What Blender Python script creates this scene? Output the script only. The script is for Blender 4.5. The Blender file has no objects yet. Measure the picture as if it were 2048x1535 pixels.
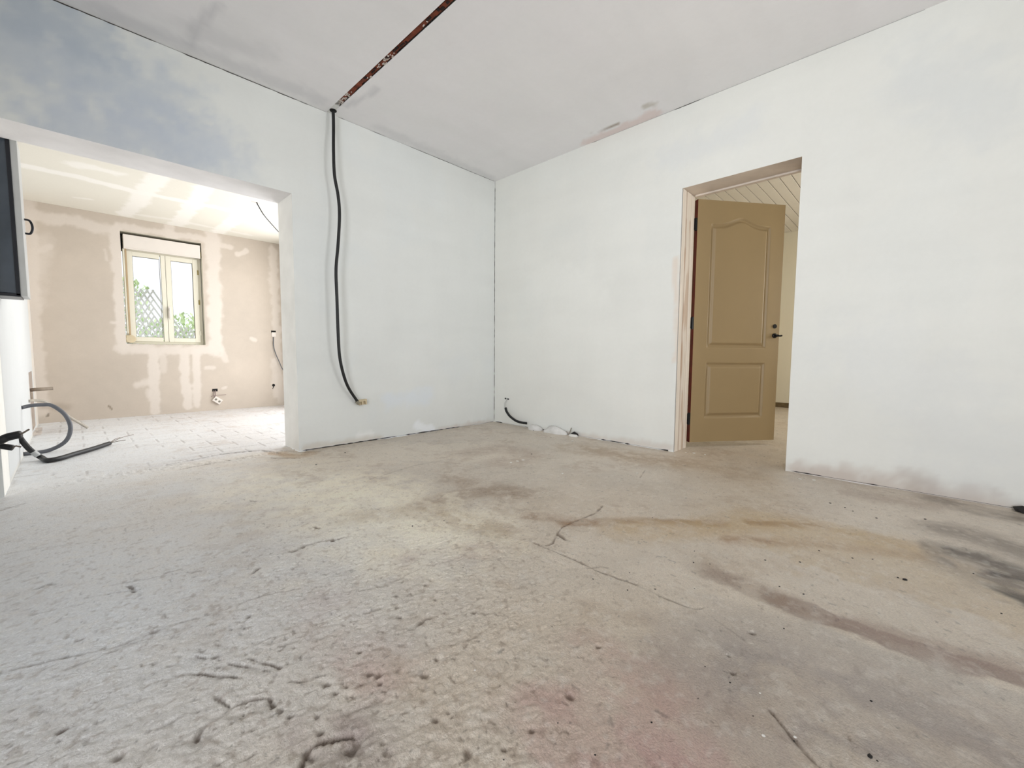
import bpy, bmesh, math, random
import numpy as np
from mathutils import Vector, Matrix
random.seed(7)
S = bpy.context.scene
COL = S.collection
R = math.radians

# ------------------------------------------------------------------ camera
F, YAW, PITCH, ROLL = 844.34, .8045, -.0713, .0068
CAM = np.array([-3.3263, -3.4822, .78])
fw = np.array([math.sin(YAW)*math.cos(PITCH), math.cos(YAW)*math.cos(PITCH), math.sin(PITCH)])
r0 = np.array([math.cos(YAW), -math.sin(YAW), 0.]); u0 = np.cross(r0, fw)
rt = r0*math.cos(ROLL)+u0*math.sin(ROLL); up = -r0*math.sin(ROLL)+u0*math.cos(ROLL)
cd = bpy.data.cameras.new('camera'); cam = bpy.data.objects.new('camera', cd); COL.objects.link(cam)
cd.sensor_width = 36.; cd.lens = F/2048*36; cd.clip_start = .02
M = Matrix(((rt[0], up[0], -fw[0], CAM[0]), (rt[1], up[1], -fw[1], CAM[1]), (rt[2], up[2], -fw[2], CAM[2]), (0, 0, 0, 1)))
cam.matrix_world = M
S.camera = cam

def at(px, py, axis, val):
    """point of the plane axis=val that the photograph's pixel shows (used to survey positions)"""
    d = fw+rt*(px-1024)/F-up*(py-767.5)/F
    p = CAM+d*(val-CAM[axis])/d[axis]
    return p

# ------------------------------------------------------------------ world, lights, exposure
S.view_settings.view_transform = 'Standard'; S.view_settings.look = 'None'
S.view_settings.gamma = 1.; S.view_settings.use_curve_mapping = False
S.view_settings.exposure = -0.05
w = bpy.data.worlds.new('sky'); S.world = w; w.use_nodes = True
bg = w.node_tree.nodes['Background']; bg.inputs[0].default_value = (.93, .97, 1.03, 1); bg.inputs[1].default_value = 1.2

def area(name, loc, target, sx, sy, power, color=(1, 1, 1), spread=180):
    l = bpy.data.lights.new(name, 'AREA'); l.shape = 'RECTANGLE'; l.size = sx; l.size_y = sy
    l.energy = power; l.color = color; l.spread = R(spread)
    o = bpy.data.objects.new(name, l); COL.objects.link(o); o.location = loc
    o.rotation_euler = (Vector(target)-Vector(loc)).to_track_quat('-Z', 'Z').to_euler()
    return o
# lamps at unseen windows; main-room ones aimed and narrowed, fills added to brighten the corner
area('daylight_far_glazing', (-1.02, 1.75, 1.15), (-2.0, 1.75, 1.15), 2.1, 2.0, 56, (1, 1, 1))
area('fill_back_right', (-1.3, -6.30, 1.45), (-.9, 0., 2.1), 1.6, 1.7, 2, (.96, .98, 1.), 75)  # added fill behind the camera, beam narrowed toward the corner
area('fill_back_left', (-4.5, -6.30, 1.45), (-.4, -1., 1.8), 1.6, 1.7, 2, (.97, .985, 1.), 75)  # added fill from the back left, narrowed and aimed near the corner
area('daylight_side_window', (.26, -5.0, 1.35), (-1.3, 0., 1.9), 1.3, 1.8, 14.5, (.97, .985, 1.), 75)  # unseen window inferred from the cable shadow; beam narrowed onto the left wall
area('fill_left', (-6.30, -4.4, 1.4), (0., -1.6, 1.7), 1.8, 1.7, 29, (.97, .99, 1.03), 75)  # added fill from the left, narrowed to brighten the right wall
area('fill_left_wide', (-6.30, -4.4, 1.4), (-5., -4.4, 1.05), 1.8, 1.7, 24, (.9, .96, 1.05), 130)  # second, wider lamp added at the same opening, tilted down to spare upper walls
area('daylight_hall_window', (2.2, -4.25, 1.4), (2.2, -3., 1.4), 1.4, 1.3, 37, (1, .96, .88))

sl = bpy.data.lights.new('sun', 'SUN'); sl.energy = 1.4; sl.angle = R(.6); sl.color = (1, .95, .88)
so_ = bpy.data.objects.new('sun', sl); COL.objects.link(so_); so_.rotation_euler = Vector((.1, .57, -.8)).to_track_quat('-Z', 'Z').to_euler()

# ------------------------------------------------------------------ noise
_rng = np.random.RandomState(3)
TAB = _rng.rand(256, 256)
def vnoise(x, y, seed=0):
    x = x+seed*17.31; y = y+seed*9.77
    xi = np.floor(x).astype(np.int64); yi = np.floor(y).astype(np.int64)
    fx = x-xi; fy = y-yi; fx = fx*fx*(3-2*fx); fy = fy*fy*(3-2*fy)
    a = TAB[xi % 256, yi % 256]; b = TAB[(xi+1) % 256, yi % 256]
    c = TAB[xi % 256, (yi+1) % 256]; d = TAB[(xi+1) % 256, (yi+1) % 256]
    return (a*(1-fx)+b*fx)*(1-fy)+(c*(1-fx)+d*fx)*fy
def fbm(x, y, freq, octv=4, seed=0):
    s = 0; a = .5; t = 0
    for i in range(octv):
        s = s+a*vnoise(x*freq, y*freq, seed+i*3); t += a; a *= .55; freq *= 2.03
    return s/t
def sstep(a, b, v):
    t = np.clip((v-a)/(b-a), 0, 1); return t*t*(3-2*t)
def dpoly(X, Y, pts):
    best = np.full(X.shape, 1e9)
    for (ax, ay), (bx, by) in zip(pts[:-1], pts[1:]):
        dx, dy = bx-ax, by-ay; L = dx*dx+dy*dy+1e-12
        t = np.clip(((X-ax)*dx+(Y-ay)*dy)/L, 0, 1)
        best = np.minimum(best, np.hypot(X-ax-t*dx, Y-ay-t*dy))
    return best
def srgb(r, g, b):
    f = lambda c: ((c/255+.055)/1.055)**2.4 if c/255 > .04045 else c/255/12.92
    return np.array([f(r), f(g), f(b)])

# ------------------------------------------------------------------ materials
def mat(name, color, rough=.7, metal=0., noise=.0, nscale=20., bump=0., bscale=60., spec=.5, coat=0., trans=0.):
    m = bpy.data.materials.new(name); m.use_nodes = True
    n = m.node_tree.nodes; l = m.node_tree.links; b = n['Principled BSDF']
    b.inputs['Roughness'].default_value = rough; b.inputs['Metallic'].default_value = metal
    b.inputs['Specular IOR Level'].default_value = spec
    b.inputs['Coat Weight'].default_value = coat
    b.inputs['Transmission Weight'].default_value = trans
    tc = n.new('ShaderNodeTexCoord')
    nz = n.new('ShaderNodeTexNoise'); nz.inputs['Scale'].default_value = nscale; nz.inputs['Detail'].default_value = 5
    l.new(tc.outputs['Object'], nz.inputs['Vector'])
    mr = n.new('ShaderNodeMapRange'); mr.inputs[1].default_value = .25; mr.inputs[2].default_value = .75
    mr.inputs[3].default_value = 1-noise; mr.inputs[4].default_value = 1+noise*.4
    l.new(nz.outputs[0], mr.inputs[0])
    mx = n.new('ShaderNodeMix'); mx.data_type = 'RGBA'; mx.blend_type = 'MULTIPLY'; mx.inputs[0].default_value = 1
    mx.inputs[6].default_value = (*color, 1); l.new(mr.outputs[0], mx.inputs[7]); l.new(mx.outputs[2], b.inputs['Base Color'])
    if bump:
        nb = n.new('ShaderNodeTexNoise'); nb.inputs['Scale'].default_value = bscale; nb.inputs['Detail'].default_value = 6
        l.new(tc.outputs['Object'], nb.inputs['Vector'])
        bm_ = n.new('ShaderNodeBump'); bm_.inputs['Strength'].default_value = bump; bm_.inputs['Distance'].default_value = .004
        l.new(nb.outputs[0], bm_.inputs['Height']); l.new(bm_.outputs[0], b.inputs['Normal'])
    return m

def mat_surface(name, rough=.75, fine=.05, fscale=90., bump=.3, bscale=140., bdist=.003, spec=.3, aniso=None, col=None):
    """plaster / screed: the colour of the material varies over the surface (attribute 'tint') with fine grain on top"""
    m = bpy.data.materials.new(name); m.use_nodes = True
    n = m.node_tree.nodes; l = m.node_tree.links; b = n['Principled BSDF']
    b.inputs['Roughness'].default_value = rough; b.inputs['Specular IOR Level'].default_value = spec
    at_ = n.new('ShaderNodeAttribute'); at_.attribute_name = 'tint'
    tc = n.new('ShaderNodeTexCoord')
    nz = n.new('ShaderNodeTexNoise'); nz.inputs['Scale'].default_value = fscale; nz.inputs['Detail'].default_value = 8
    nz.inputs['Roughness'].default_value = .65
    l.new(tc.outputs['Object'], nz.inputs['Vector'])
    mr = n.new('ShaderNodeMapRange'); mr.inputs[1].default_value = .25; mr.inputs[2].default_value = .75
    mr.inputs[3].default_value = 1-fine; mr.inputs[4].default_value = 1+fine
    l.new(nz.outputs[0], mr.inputs[0])
    mx = n.new('ShaderNodeMix'); mx.data_type = 'RGBA'; mx.blend_type = 'MULTIPLY'; mx.inputs[0].default_value = 1
    if col is None: l.new(at_.outputs['Color'], mx.inputs[6])
    else: mx.inputs[6].default_value = (*col, 1)
    l.new(mr.outputs[0], mx.inputs[7]); l.new(mx.outputs[2], b.inputs['Base Color'])
    nb = n.new('ShaderNodeTexNoise'); nb.inputs['Scale'].default_value = bscale; nb.inputs['Detail'].default_value = 8
    nb.inputs['Roughness'].default_value = .6
    l.new(tc.outputs['Object'], nb.inputs['Vector'])
    bm_ = n.new('ShaderNodeBump'); bm_.inputs['Strength'].default_value = bump; bm_.inputs['Distance'].default_value = bdist
    l.new(nb.outputs[0], bm_.inputs['Height']); l.new(bm_.outputs[0], b.inputs['Normal'])
    return m

WHITE = srgb(232, 233, 231); 
M_wall = mat_surface('skimmed_plaster', .7, .012, 30, .12, 60, .002)
M_far = mat_surface('far_room_plasterboard', .8, .02, 60, .15, 90, .002)
M_floor = mat_surface('worn_concrete_screed', .34, .17, 150, .85, 190, .005, spec=.5)
M_plain = mat('plain_plaster', tuple(srgb(225, 225, 222)), .75, noise=.03, nscale=3, bump=.15, bscale=50)
M_reveal = mat('reveal_plaster', tuple(srgb(250, 248, 242)), .7, noise=.10, nscale=5, bump=.3, bscale=40)
M_lintel = mat('lintel_plaster', tuple(srgb(238, 236, 236)), .7, noise=.10, nscale=5, bump=.3, bscale=30)
M_doorreveal = mat('door_reveal_plaster', tuple(srgb(226, 214, 202)), .75, noise=.14, nscale=7, bump=.3, bscale=40)
M_black = mat('black_sheath', (.006, .006, .007), .5, noise=.2, nscale=30)
M_hole = mat('dark_void', (.01, .009, .008), .95)
M_crack = mat('dark_crack', (.06, .055, .05), .95, noise=.5, nscale=30)
M_greycond = mat('grey_conduit', tuple(srgb(96, 98, 104)), .45, noise=.2, nscale=20, bump=.3, bscale=120)
M_palecond = mat('pale_conduit', tuple(srgb(176, 168, 156)), .5, noise=.25, nscale=20)
M_rust = mat('rusted_iron', tuple(srgb(128, 60, 34)), .85, noise=.75, nscale=22, bump=.8, bscale=90)
M_rustd = mat('dark_rust_scale', tuple(srgb(40, 18, 12)), .9, noise=.5, nscale=60, bump=.8, bscale=90)
M_plasterbit = mat('plaster_crumb', tuple(srgb(215, 205, 196)), .85, noise=.1)
M_door = mat('beige_door_paint', tuple(srgb(160, 138, 101)), .42, noise=.04, nscale=3, bump=.12, bscale=180, spec=.4)
M_dooredge = mat('red_brown_door_edge', tuple(srgb(96, 24, 10)), .5, noise=.45, nscale=14)
M_iron = mat('black_hinge_metal', (.012, .012, .013), .4, metal=.6)
M_pvc = mat('cream_pvc', tuple(srgb(226, 221, 204)), .4, noise=.03, nscale=4)
M_pvcw = mat('white_pvc', tuple(srgb(226, 218, 210)), .45, noise=.02)
M_seal = mat('grey_window_seal', tuple(srgb(120, 116, 104)), .6)
M_panel = mat('dark_glossy_panel', tuple(srgb(62, 72, 84)), .22, noise=.45, nscale=4, spec=.6)
M_frame = mat('black_metal_frame', tuple(srgb(24, 26, 34)), .35, metal=.3)
M_light = mat('pale_grey_metal', tuple(srgb(190, 192, 192)), .4, noise=.08, nscale=8)
M_plank = mat('white_tongue_and_groove', tuple(srgb(222, 216, 204)), .6, noise=.04, nscale=6)
M_conn = mat('cream_connector_plastic', tuple(srgb(206, 190, 158)), .45, noise=.1)
M_brass = mat('dull_brass', tuple(srgb(150, 135, 80)), .4, metal=.8)
M_pipe = mat('dusty_copper_pipe', tuple(srgb(150, 136, 120)), .6, noise=.3, nscale=30)
M_leaf = mat('hedge_leaf', tuple(srgb(205, 226, 170)), .6, noise=.25, nscale=8)
M_trellis = mat('white_trellis_paint', tuple(srgb(245, 245, 240)), .6)
M_ground = mat('pale_gravel', tuple(srgb(215, 212, 200)), .9, noise=.2, nscale=30)
M_glass = mat('window_glass', (1, 1, 1), 0., trans=1., spec=.5)
M_glass.node_tree.nodes['Principled BSDF'].inputs['IOR'].default_value = 1.45
M_bag = mat('white_plaster_lump', tuple(srgb(228, 226, 222)), .7, noise=.1, nscale=25, bump=.5, bscale=40)
M_debris = mat('dark_debris', tuple(srgb(34, 30, 28)), .8, noise=.4, nscale=60)
M_chip = mat('white_plaster_chip', tuple(srgb(235, 232, 226)), .8)
M_copper = mat('bare_wire', tuple(srgb(120, 110, 100)), .4, metal=.5)

# ------------------------------------------------------------------ object helpers
def link(name, me, parent=None, label=None, cat=None, group=None, kind=None):
    o = bpy.data.objects.new(name, me); COL.objects.link(o)
    if parent is not None: o.parent = parent
    for k, v in (('label', label), ('category', cat), ('group', group), ('kind', kind)):
        if v: o[k] = v
    return o
def empty(name, loc=(0, 0, 0), **kw):
    o = link(name, None, **kw); o.location = loc; o.empty_display_size = .1; return o
class MB:
    def __init__(s): s.v = []; s.f = []; s.mi = []
    def add(s, v, f, m=0):
        b = len(s.v); s.v += [tuple(map(float, p)) for p in v]; s.f += [tuple(b+i for i in q) for q in f]; s.mi += [m]*len(f); return s
    def box(s, x0, x1, y0, y1, z0, z1, m=0, rot=None):
        v = [(x, y, z) for x in (x0, x1) for y in (y0, y1) for z in (z0, z1)]
        if rot is not None: v = [tuple(rot @ Vector(p)) for p in v]
        return s.add(v, [(0, 1, 3, 2), (4, 6, 7, 5), (0, 4, 5, 1), (2, 3, 7, 6), (0, 2, 6, 4), (1, 5, 7, 3)], m)
    def tube(s, pts, rad, n=10, m=0, caps=True):
        P = [Vector(p) for p in pts]; N = len(P)
        rads = rad if hasattr(rad, '__len__') else [rad]*N
        v = []; prev = None
        for i, p in enumerate(P):
            t = (P[min(i+1, N-1)]-P[max(i-1, 0)]).normalized()
            if prev is None:
                a = Vector((0, 0, 1)) if abs(t.z) < .9 else Vector((1, 0, 0)); nn = t.cross(a).normalized()
            else: nn = (prev-t*prev.dot(t)).normalized()
            prev = nn; bb = t.cross(nn)
            for k in range(n):
                an = 2*math.pi*k/n; v.append(p+(nn*math.cos(an)+bb*math.sin(an))*rads[i])
        f = [(i*n+k, i*n+(k+1) % n, (i+1)*n+(k+1) % n, (i+1)*n+k) for i in range(N-1) for k in range(n)]
        if caps: f += [tuple(range(n-1, -1, -1)), tuple((N-1)*n+k for k in range(n))]
        return s.add(v, f, m)
    def build(s, name, mats, parent=None, smooth=False, bevel=0., origin=None, **kw):
        me = bpy.data.meshes.new(name); vs = s.v
        if origin is not None: vs = [(a-origin[0], b-origin[1], c-origin[2]) for a, b, c in s.v]
        me.from_pydata(vs, [], s.f)
        for mm in (mats if isinstance(mats, (list, tuple)) else [mats]): me.materials.append(mm)
        me.polygons.foreach_set('material_index', s.mi)
        bm = bmesh.new(); bm.from_mesh(me); bmesh.ops.recalc_face_normals(bm, faces=bm.faces); bm.to_mesh(me); bm.free()
        if smooth: me.polygons.foreach_set('use_smooth', [True]*len(me.polygons))
        o = link(name, me, parent, **kw)
        if origin is not None: o.location = origin
        if bevel:
            b = o.modifiers.new('bevel', 'BEVEL'); b.width = bevel; b.segments = 2; b.limit_method = 'ANGLE'
        return o
def curve(pts, sub=10):
    P = [np.array(p, float) for p in pts]; P = [2*P[0]-P[1]]+P+[2*P[-1]-P[-2]]; out = []
    for i in range(1, len(P)-2):
        for k in range(sub):
            t = k/sub; a, b, c, d = P[i-1:i+3]
            out.append(.5*((2*b)+(-a+c)*t+(2*a-5*b+4*c-d)*t*t+(-a+3*b-3*c+d)*t**3))
    out.append(P[-2]); return out

def grid_mesh(name, us, vs, keep, place, tintfn, mats, hfn=None, back=None, **kw):
    """tensor grid in (u,v): keep(uc,vc) masks cells, place(U,V,H) -> xyz, tintfn -> rgb arrays"""
    us = np.array(us); vs = np.array(vs); U, V = np.meshgrid(us, vs, indexing='ij')
    H = hfn(U, V) if hfn else np.zeros_like(U)
    T = tintfn(U, V)
    X, Y, Z = place(U, V, H)
    nu, nv = U.shape
    co = np.stack([X, Y, Z], -1).reshape(-1, 3)
    idx = np.arange(nu*nv).reshape(nu, nv)
    uc = (us[:-1]+us[1:])/2; vc = (vs[:-1]+vs[1:])/2; UC, VC = np.meshgrid(uc, vc, indexing='ij')
    k = keep(UC, VC) if keep else np.ones_like(UC, bool)
    q = np.stack([idx[:-1, :-1], idx[1:, :-1], idx[1:, 1:], idx[:-1, 1:]], -1)[k]
    used = np.zeros(nu*nv, bool); used[q.ravel()] = True
    remap = np.cumsum(used)-1; co = co[used]; q = remap[q]; col = np.ones((used.sum(), 4), np.float32); col[:, :3] = T.reshape(-1, 3)[used]
    ngrid = len(co); nq = len(q); mi = np.zeros(nq, np.int32); sm = np.ones(nq, bool)
    if back is not None and len(back.v):
        co = np.vstack([co, np.array(back.v)]); bq = np.array(back.f)+ngrid; q = np.vstack([q, bq])
        c2 = np.ones((len(back.v), 4), np.float32); c2[:, :3] = WHITE; col = np.vstack([col, c2])
        mi = np.concatenate([mi, np.array(back.mi, np.int32)]); sm = np.concatenate([sm, np.zeros(len(bq), bool)])
    me = bpy.data.meshes.new(name)
    me.vertices.add(len(co)); me.vertices.foreach_set('co', co.astype(np.float32).ravel())
    me.loops.add(q.size); me.loops.foreach_set('vertex_index', q.astype(np.int32).ravel())
    me.polygons.add(len(q)); me.polygons.foreach_set('loop_start', np.arange(0, q.size, 4, dtype=np.int32))
    me.polygons.foreach_set('loop_total', np.full(len(q), 4, np.int32))
    for mm in mats: me.materials.append(mm)
    me.polygons.foreach_set('material_index', mi); me.polygons.foreach_set('use_smooth', sm)
    me.update(calc_edges=True)
    a = me.color_attributes.new('tint', 'FLOAT_COLOR', 'POINT'); a.data.foreach_set('color', col.astype(np.float32).ravel())
    me.validate()
    return link(name, me, **kw)
def lines(a, b, step, extra=()):
    n = max(1, int(round((b-a)/step))); l = list(np.linspace(a, b, n+1))
    for e in extra:
        if a < e < b:
            i = int(np.argmin([abs(x-e) for x in l])); 
            if 0 < i < len(l)-1: l[i] = e
            else: l.append(e)
    return sorted(set(l))

# ================================================================== room dimensions
H, H2, H3 = 2.676, 2.335, 2.60
XL, OX, OH, WT = -3.6144, -2.1221, 1.9764, .3133      # wide opening in the left wall
D = 3.262; XR = -1.13                                  # far room depth / right side
DA, DB, DH, WB = -2.0938, -2.8665, 2.0624, .2417       # doorway in the right wall
X0, Y0 = -6.2, -6.2; X3 = 4.1; HY0, HY1 = -4.15, -.9

# ================================================================== FLOOR
def fl(*p): return [tuple(at(x, y, 2, 0.)[:2]) for x, y in p]
def nonuni(segs):
    out = []
    for a, b, s0, s1 in segs:
        x = a
        while x < b-1e-6:
            out.append(x); t = (x-a)/(b-a); x += s0+(s1-s0)*t
    out.append(segs[-1][1]); return np.array(out)
fx = nonuni([(X0, -3.8, .12, .03), (-3.8, -3.45, .02, .007), (-3.45, -2.3, .0042, .0042), (-2.3, -1.9, .0045, .0055), (-1.9, 0, .0065, .013), (0, X3, .016, .04)])
fy = nonuni([(Y0, -4.0, .12, .03), (-4.0, -3.7, .02, .007), (-3.7, -3.3, .0055, .0045), (-3.3, -2.2, .0042, .0042), (-2.2, -1.5, .0045, .0055), (-1.5, 0, .0065, .013), (0, D, .013, .02)])

BASE = srgb(212, 200, 184)
stains = [  # (pixel path, width m, colour, strength, break-up)
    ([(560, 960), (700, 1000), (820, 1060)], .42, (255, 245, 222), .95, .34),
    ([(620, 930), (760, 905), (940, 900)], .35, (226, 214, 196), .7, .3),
    ([(860, 1005), (930, 985), (1010, 985), (1060, 1020)], .11, (150, 122, 92), .6, .8),
    ([(900, 960), (1000, 975), (1090, 990)], .10, (150, 124, 96), .5, .9),
    ([(700, 1035), (830, 1020), (1000, 1060)], .10, (176, 152, 118), .5, .9),
    ([(940, 905), (1000, 895), (1060, 910), (1010, 925)], .16, (176, 154, 134), .6, .6),
    ([(1150, 895), (1230, 905), (1330, 925)], .20, (168, 142, 108), .75, .7),
    ([(1330, 915), (1400, 930), (1500, 950)], .12, (176, 152, 124), .5, .8),
    ([(1130, 1045), (1220, 1042), (1300, 1040), (1440, 1048)], .045, (150, 112, 72), .75, .6),
    ([(1060, 1030), (1180, 1045)], .05, (158, 124, 92), .6, .7),
    ([(1250, 1060), (1500, 1050), (1700, 1070), (1800, 1090)], .13, (196, 168, 124), .65, .6),
    ([(1500, 1030), (1620, 1050), (1760, 1085)], .12, (196, 170, 128), .55, .6),
    ([(1460, 1080), (1620, 1088), (1740, 1100), (1830, 1112)], .05, (158, 118, 74), .7, .7),
    ([(1500, 1045), (1640, 1052)], .04, (160, 124, 84), .6, .8),
    ([(1640, 1100), (1820, 1140), (1980, 1200)], .22, (206, 186, 156), .6, .3),
    ([(1880, 1095), (1960, 1112), (2048, 1145)], .07, (62, 48, 36), .8, .6),
    ([(1900, 1060), (2000, 1085), (2100, 1120)], .14, (118, 104, 90), .7, .6),
    ([(1940, 1130), (2060, 1180), (2150, 1230)], .13, (84, 68, 54), .7, .6),
    ([(1990, 1145), (2060, 1160)], .03, (40, 28, 20), .85, .5),
    ([(2010, 1180), (2080, 1215)], .04, (30, 24, 20), .85, .5),
    ([(1880, 1000), (1960, 1022), (2060, 1040)], .10, (112, 96, 80), .7, .6),
    ([(1700, 985), (1850, 1010)], .10, (176, 158, 142), .6, .5),
    # mortar band where a partition stood
    ([(1560, 1202), (1680, 1246), (1800, 1288), (1920, 1325), (2060, 1366)], .050, (146, 122, 110), .75, .30),
    ([(1430, 1150), (1500, 1178), (1570, 1206)], .05, (158, 138, 124), .65, .7),
    ([(1700, 1245), (1800, 1268), (1920, 1308), (2060, 1345)], .05, (158, 134, 120), .5, .5),
    ([(1420, 1140), (1520, 1180), (1600, 1215)], .06, (160, 140, 124), .6, .6),
    ([(1640, 1262), (1760, 1310), (1880, 1350), (2048, 1405)], .045, (196, 188, 176), .6, .4),
    ([(1520, 1350), (1700, 1420), (1950, 1520)], .27, (160, 150, 144), .75, .5),
    ([(1340, 1330), (1400, 1420), (1500, 1480)], .12, (178, 160, 148), .5, .6),
    # pink cast paint dust
    ([(1060, 1390), (1130, 1400)], .05, (178, 140, 130), .5, .8),
    ([(1130, 1470), (1260, 1450), (1330, 1520)], .14, (190, 154, 146), .5, .6),
    ([(1200, 1535), (1400, 1560)], .10, (188, 148, 144), .45, .6),
    ([(1180, 1290), (1250, 1330), (1330, 1390)], .08, (190, 150, 138), .35, .7),
    ([(700, 1330), (760, 1370)], .06, (186, 150, 136), .4, .8),
    ([(640, 1200), (700, 1290), (780, 1330)], .10, (192, 158, 140), .4, .7),
    ([(690, 1480), (740, 1500)], .06, (110, 76, 62), .5, .8),
    ([(600, 1460), (700, 1450)], .05, (140, 108, 94), .5, .8),
    ([(820, 1120), (960, 1100)], .08, (184, 158, 140), .5, .8),
    # threshold of the wide opening
    ([(300, 935), (360, 918), (440, 905), (560, 898)], .045, (146, 118, 84), .85, .6),
    ([(540, 905), (600, 912), (620, 905)], .06, (176, 138, 86), .85, .5),
    ([(300, 1000), (420, 950)], .05, (196, 186, 172), .4, .8),
]
gouges = [  # (pixel path, half width m, depth m, darkness)
    ([(1205, 1010), (1190, 1025), (1165, 1035), (1140, 1045), (1125, 1052), (1115, 1065), (1105, 1085), (1092, 1090)], .005, .003, .65),
    ([(1117, 1067), (1127, 1074), (1138, 1081)], .008, .005, .7),
    ([(1060, 1080), (1100, 1098), (1150, 1118), (1200, 1143), (1270, 1168)], .0035, .003, .6),
    ([(1330, 1195), (1365, 1210), (1390, 1218), (1408, 1215)], .003, .003, .5),
    ([(1270, 1168), (1330, 1195)], .003, .002, .35),
    ([(1175, 1135), (1205, 1132), (1215, 1135)], .003, .002, .4),
    ([(1540, 1420), (1570, 1455), (1595, 1485), (1630, 1525), (1660, 1545)], .004, .004, .6),
    ([(1430, 1238), (1455, 1255), (1490, 1280)], .003, .002, .5),
    ([(395, 1470), (405, 1452), (440, 1430), (463, 1413), (490, 1398), (520, 1393), (541, 1395), (545, 1410)], .0065, .006, .8),  # plate edge; the shadow along it is put into the darkness
    ([(408, 1470), (440, 1444), (480, 1422), (536, 1404)], .020, .004, .10),
    ([(625, 1515), (660, 1496), (705, 1484)], .030, .005, .12),
    ([(760, 1400), (700, 1420)], .012, .004, .3), ([(300, 1460), (345, 1440), (370, 1425)], .006, .004, .4), ([(560, 1290), (600, 1275)], .005, .004, .4),
    ([(900, 1290), (960, 1270)], .005, .003, .35), ([(730, 1225), (790, 1205)], .005, .004, .4),
    ([(416, 1384), (440, 1398), (460, 1410)], .004, .004, .6),
    ([(603, 1525), (612, 1500), (640, 1480), (670, 1472), (705, 1468)], .006, .007, .9),
    ([(265, 1545), (285, 1515), (305, 1490)], .006, .006, .5),
    ([(0, 1345), (60, 1330), (120, 1315), (220, 1295), (300, 1265), (345, 1248)], .005, .004, .55),
    ([(345, 1248), (420, 1228), (520, 1190), (600, 1175)], .005, .003, .35),
    ([(130, 1338), (230, 1300), (300, 1268), (380, 1252)], .006, .003, .35),
    ([(700, 1183), (770, 1170), (850, 1130), (900, 1120)], .004, .003, .3),
    ([(372, 1345), (400, 1346)], .003, .004, .7), ([(408, 1347), (450, 1350), (485, 1354)], .0035, .004, .75),
    ([(497, 1315), (530, 1324), (560, 1333)], .003, .004, .7), ([(457, 1323), (500, 1332), (540, 1340)], .003, .004, .6),
    ([(392, 1310), (412, 1313)], .003, .003, .6), ([(345, 1344), (357, 1350)], .003, .003, .6),
    ([(430, 1287), (455, 1292)], .003, .003, .6), ([(580, 1360), (600, 1362), (612, 1360)], .004, .004, .6),
    ([(620, 1353), (650, 1348)], .004, .004, .6),
    ([(588, 1100), (612, 1088), (640, 1082), (665, 1077)], .011, .009, .75), ([(665, 1080), (690, 1072)], .01, .006, .6),
    ([(500, 1148), (510, 1140), (520, 1133)], .006, .006, .7), ([(485, 1247), (492, 1238), (500, 1229)], .006, .006, .6),
    ([(80, 1174), (92, 1168), (110, 1168)], .006, .006, .7), ([(258, 1170), (264, 1176), (268, 1182)], .007, .006, .6),
    ([(365, 1196), (388, 1189)], .008, .007, .6), ([(70, 1150), (90, 1146)], .006, .005, .5),
    ([(820, 1258), (835, 1248), (858, 1232)], .008, .007, .6), ([(118, 1463), (130, 1455)], .006, .006, .8),
    ([(152, 1282), (165, 1277)], .006, .005, .7), ([(0, 1020), (20, 1014), (46, 1007)], .008, .006, .7),
    ([(630, 1052), (640, 1055)], .008, .007, .7), ([(640, 1188), (655, 1196)], .006, .004, .5),
    ([(220, 1170), (330, 1150), (430, 1135)], .004, .003, .4), ([(170, 1195), (280, 1178)], .004, .003, .35),
    ([(60, 1230), (160, 1208)], .004, .003, .35), ([(330, 1145), (362, 1137)], .004, .003, .5),
    ([(500, 1000), (512, 1003)], .007, .006, .6), ([(510, 1038), (520, 1036)], .007, .006, .6),
    ([(740, 958), (830, 930), (900, 918)], .006, .003, .4), ([(900, 908), (960, 902)], .006, .003, .35),
    ([(630, 928), (700, 920)], .006, .002, .35), ([(330, 930), (390, 918), (440, 908), (520, 900), (560, 905)], .012, .012, .8), ([(350, 940), (430, 925), (500, 912)], .010, .008, .6), ([(560, 900), (600, 904), (640, 902)], .010, .008, .7),
    ([(300, 938), (360, 928)], .008, .008, .5), ([(540, 915), (600, 915)], .01, .008, .5),
    ([(1010, 936), (1050, 933)], .005, .004, .5), ([(1700, 965), (1790, 985)], .006, .006, .6),
    ([(1280, 955), (1290, 940)], .004, .003, .4), ([(1640, 1405), (1690, 1450), (1700, 1480)], .004, .003, .35),
    ([(0, 1110), (60, 1098), (160, 1085)], .004, .002, .3), ([(200, 1060), (330, 1035)], .004, .002, .3),
]
pits = [(948, 1223, .010), (432, 1312, .011), (655, 1367, .010), (672, 1383, .009), (935, 1503, .014), (873, 1316, .010), (851, 1168, .008),
        (870, 1197, .008), (870, 1438, .010), (848, 1350, .010), (740, 1345, .012), (758, 1350, .013), (760, 1366, .010), (718, 1302, .008),
        (634, 1432, .010), (640, 1463, .010), (1064, 1458, .010), (234, 1512, .011), (794, 1213, .009), (1008, 1500, .008),
        (1195, 1292, .009), (1140, 1390, .010), (1505, 1265, .010), (560, 1418, .010), (580, 1430, .009), (620, 1505, .012),
        (1465, 1345, .009), (1456, 1310, .007), (800, 1233, .008), (790, 1190, .008), (715, 1480, .011), (700, 1495, .014)]

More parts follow.
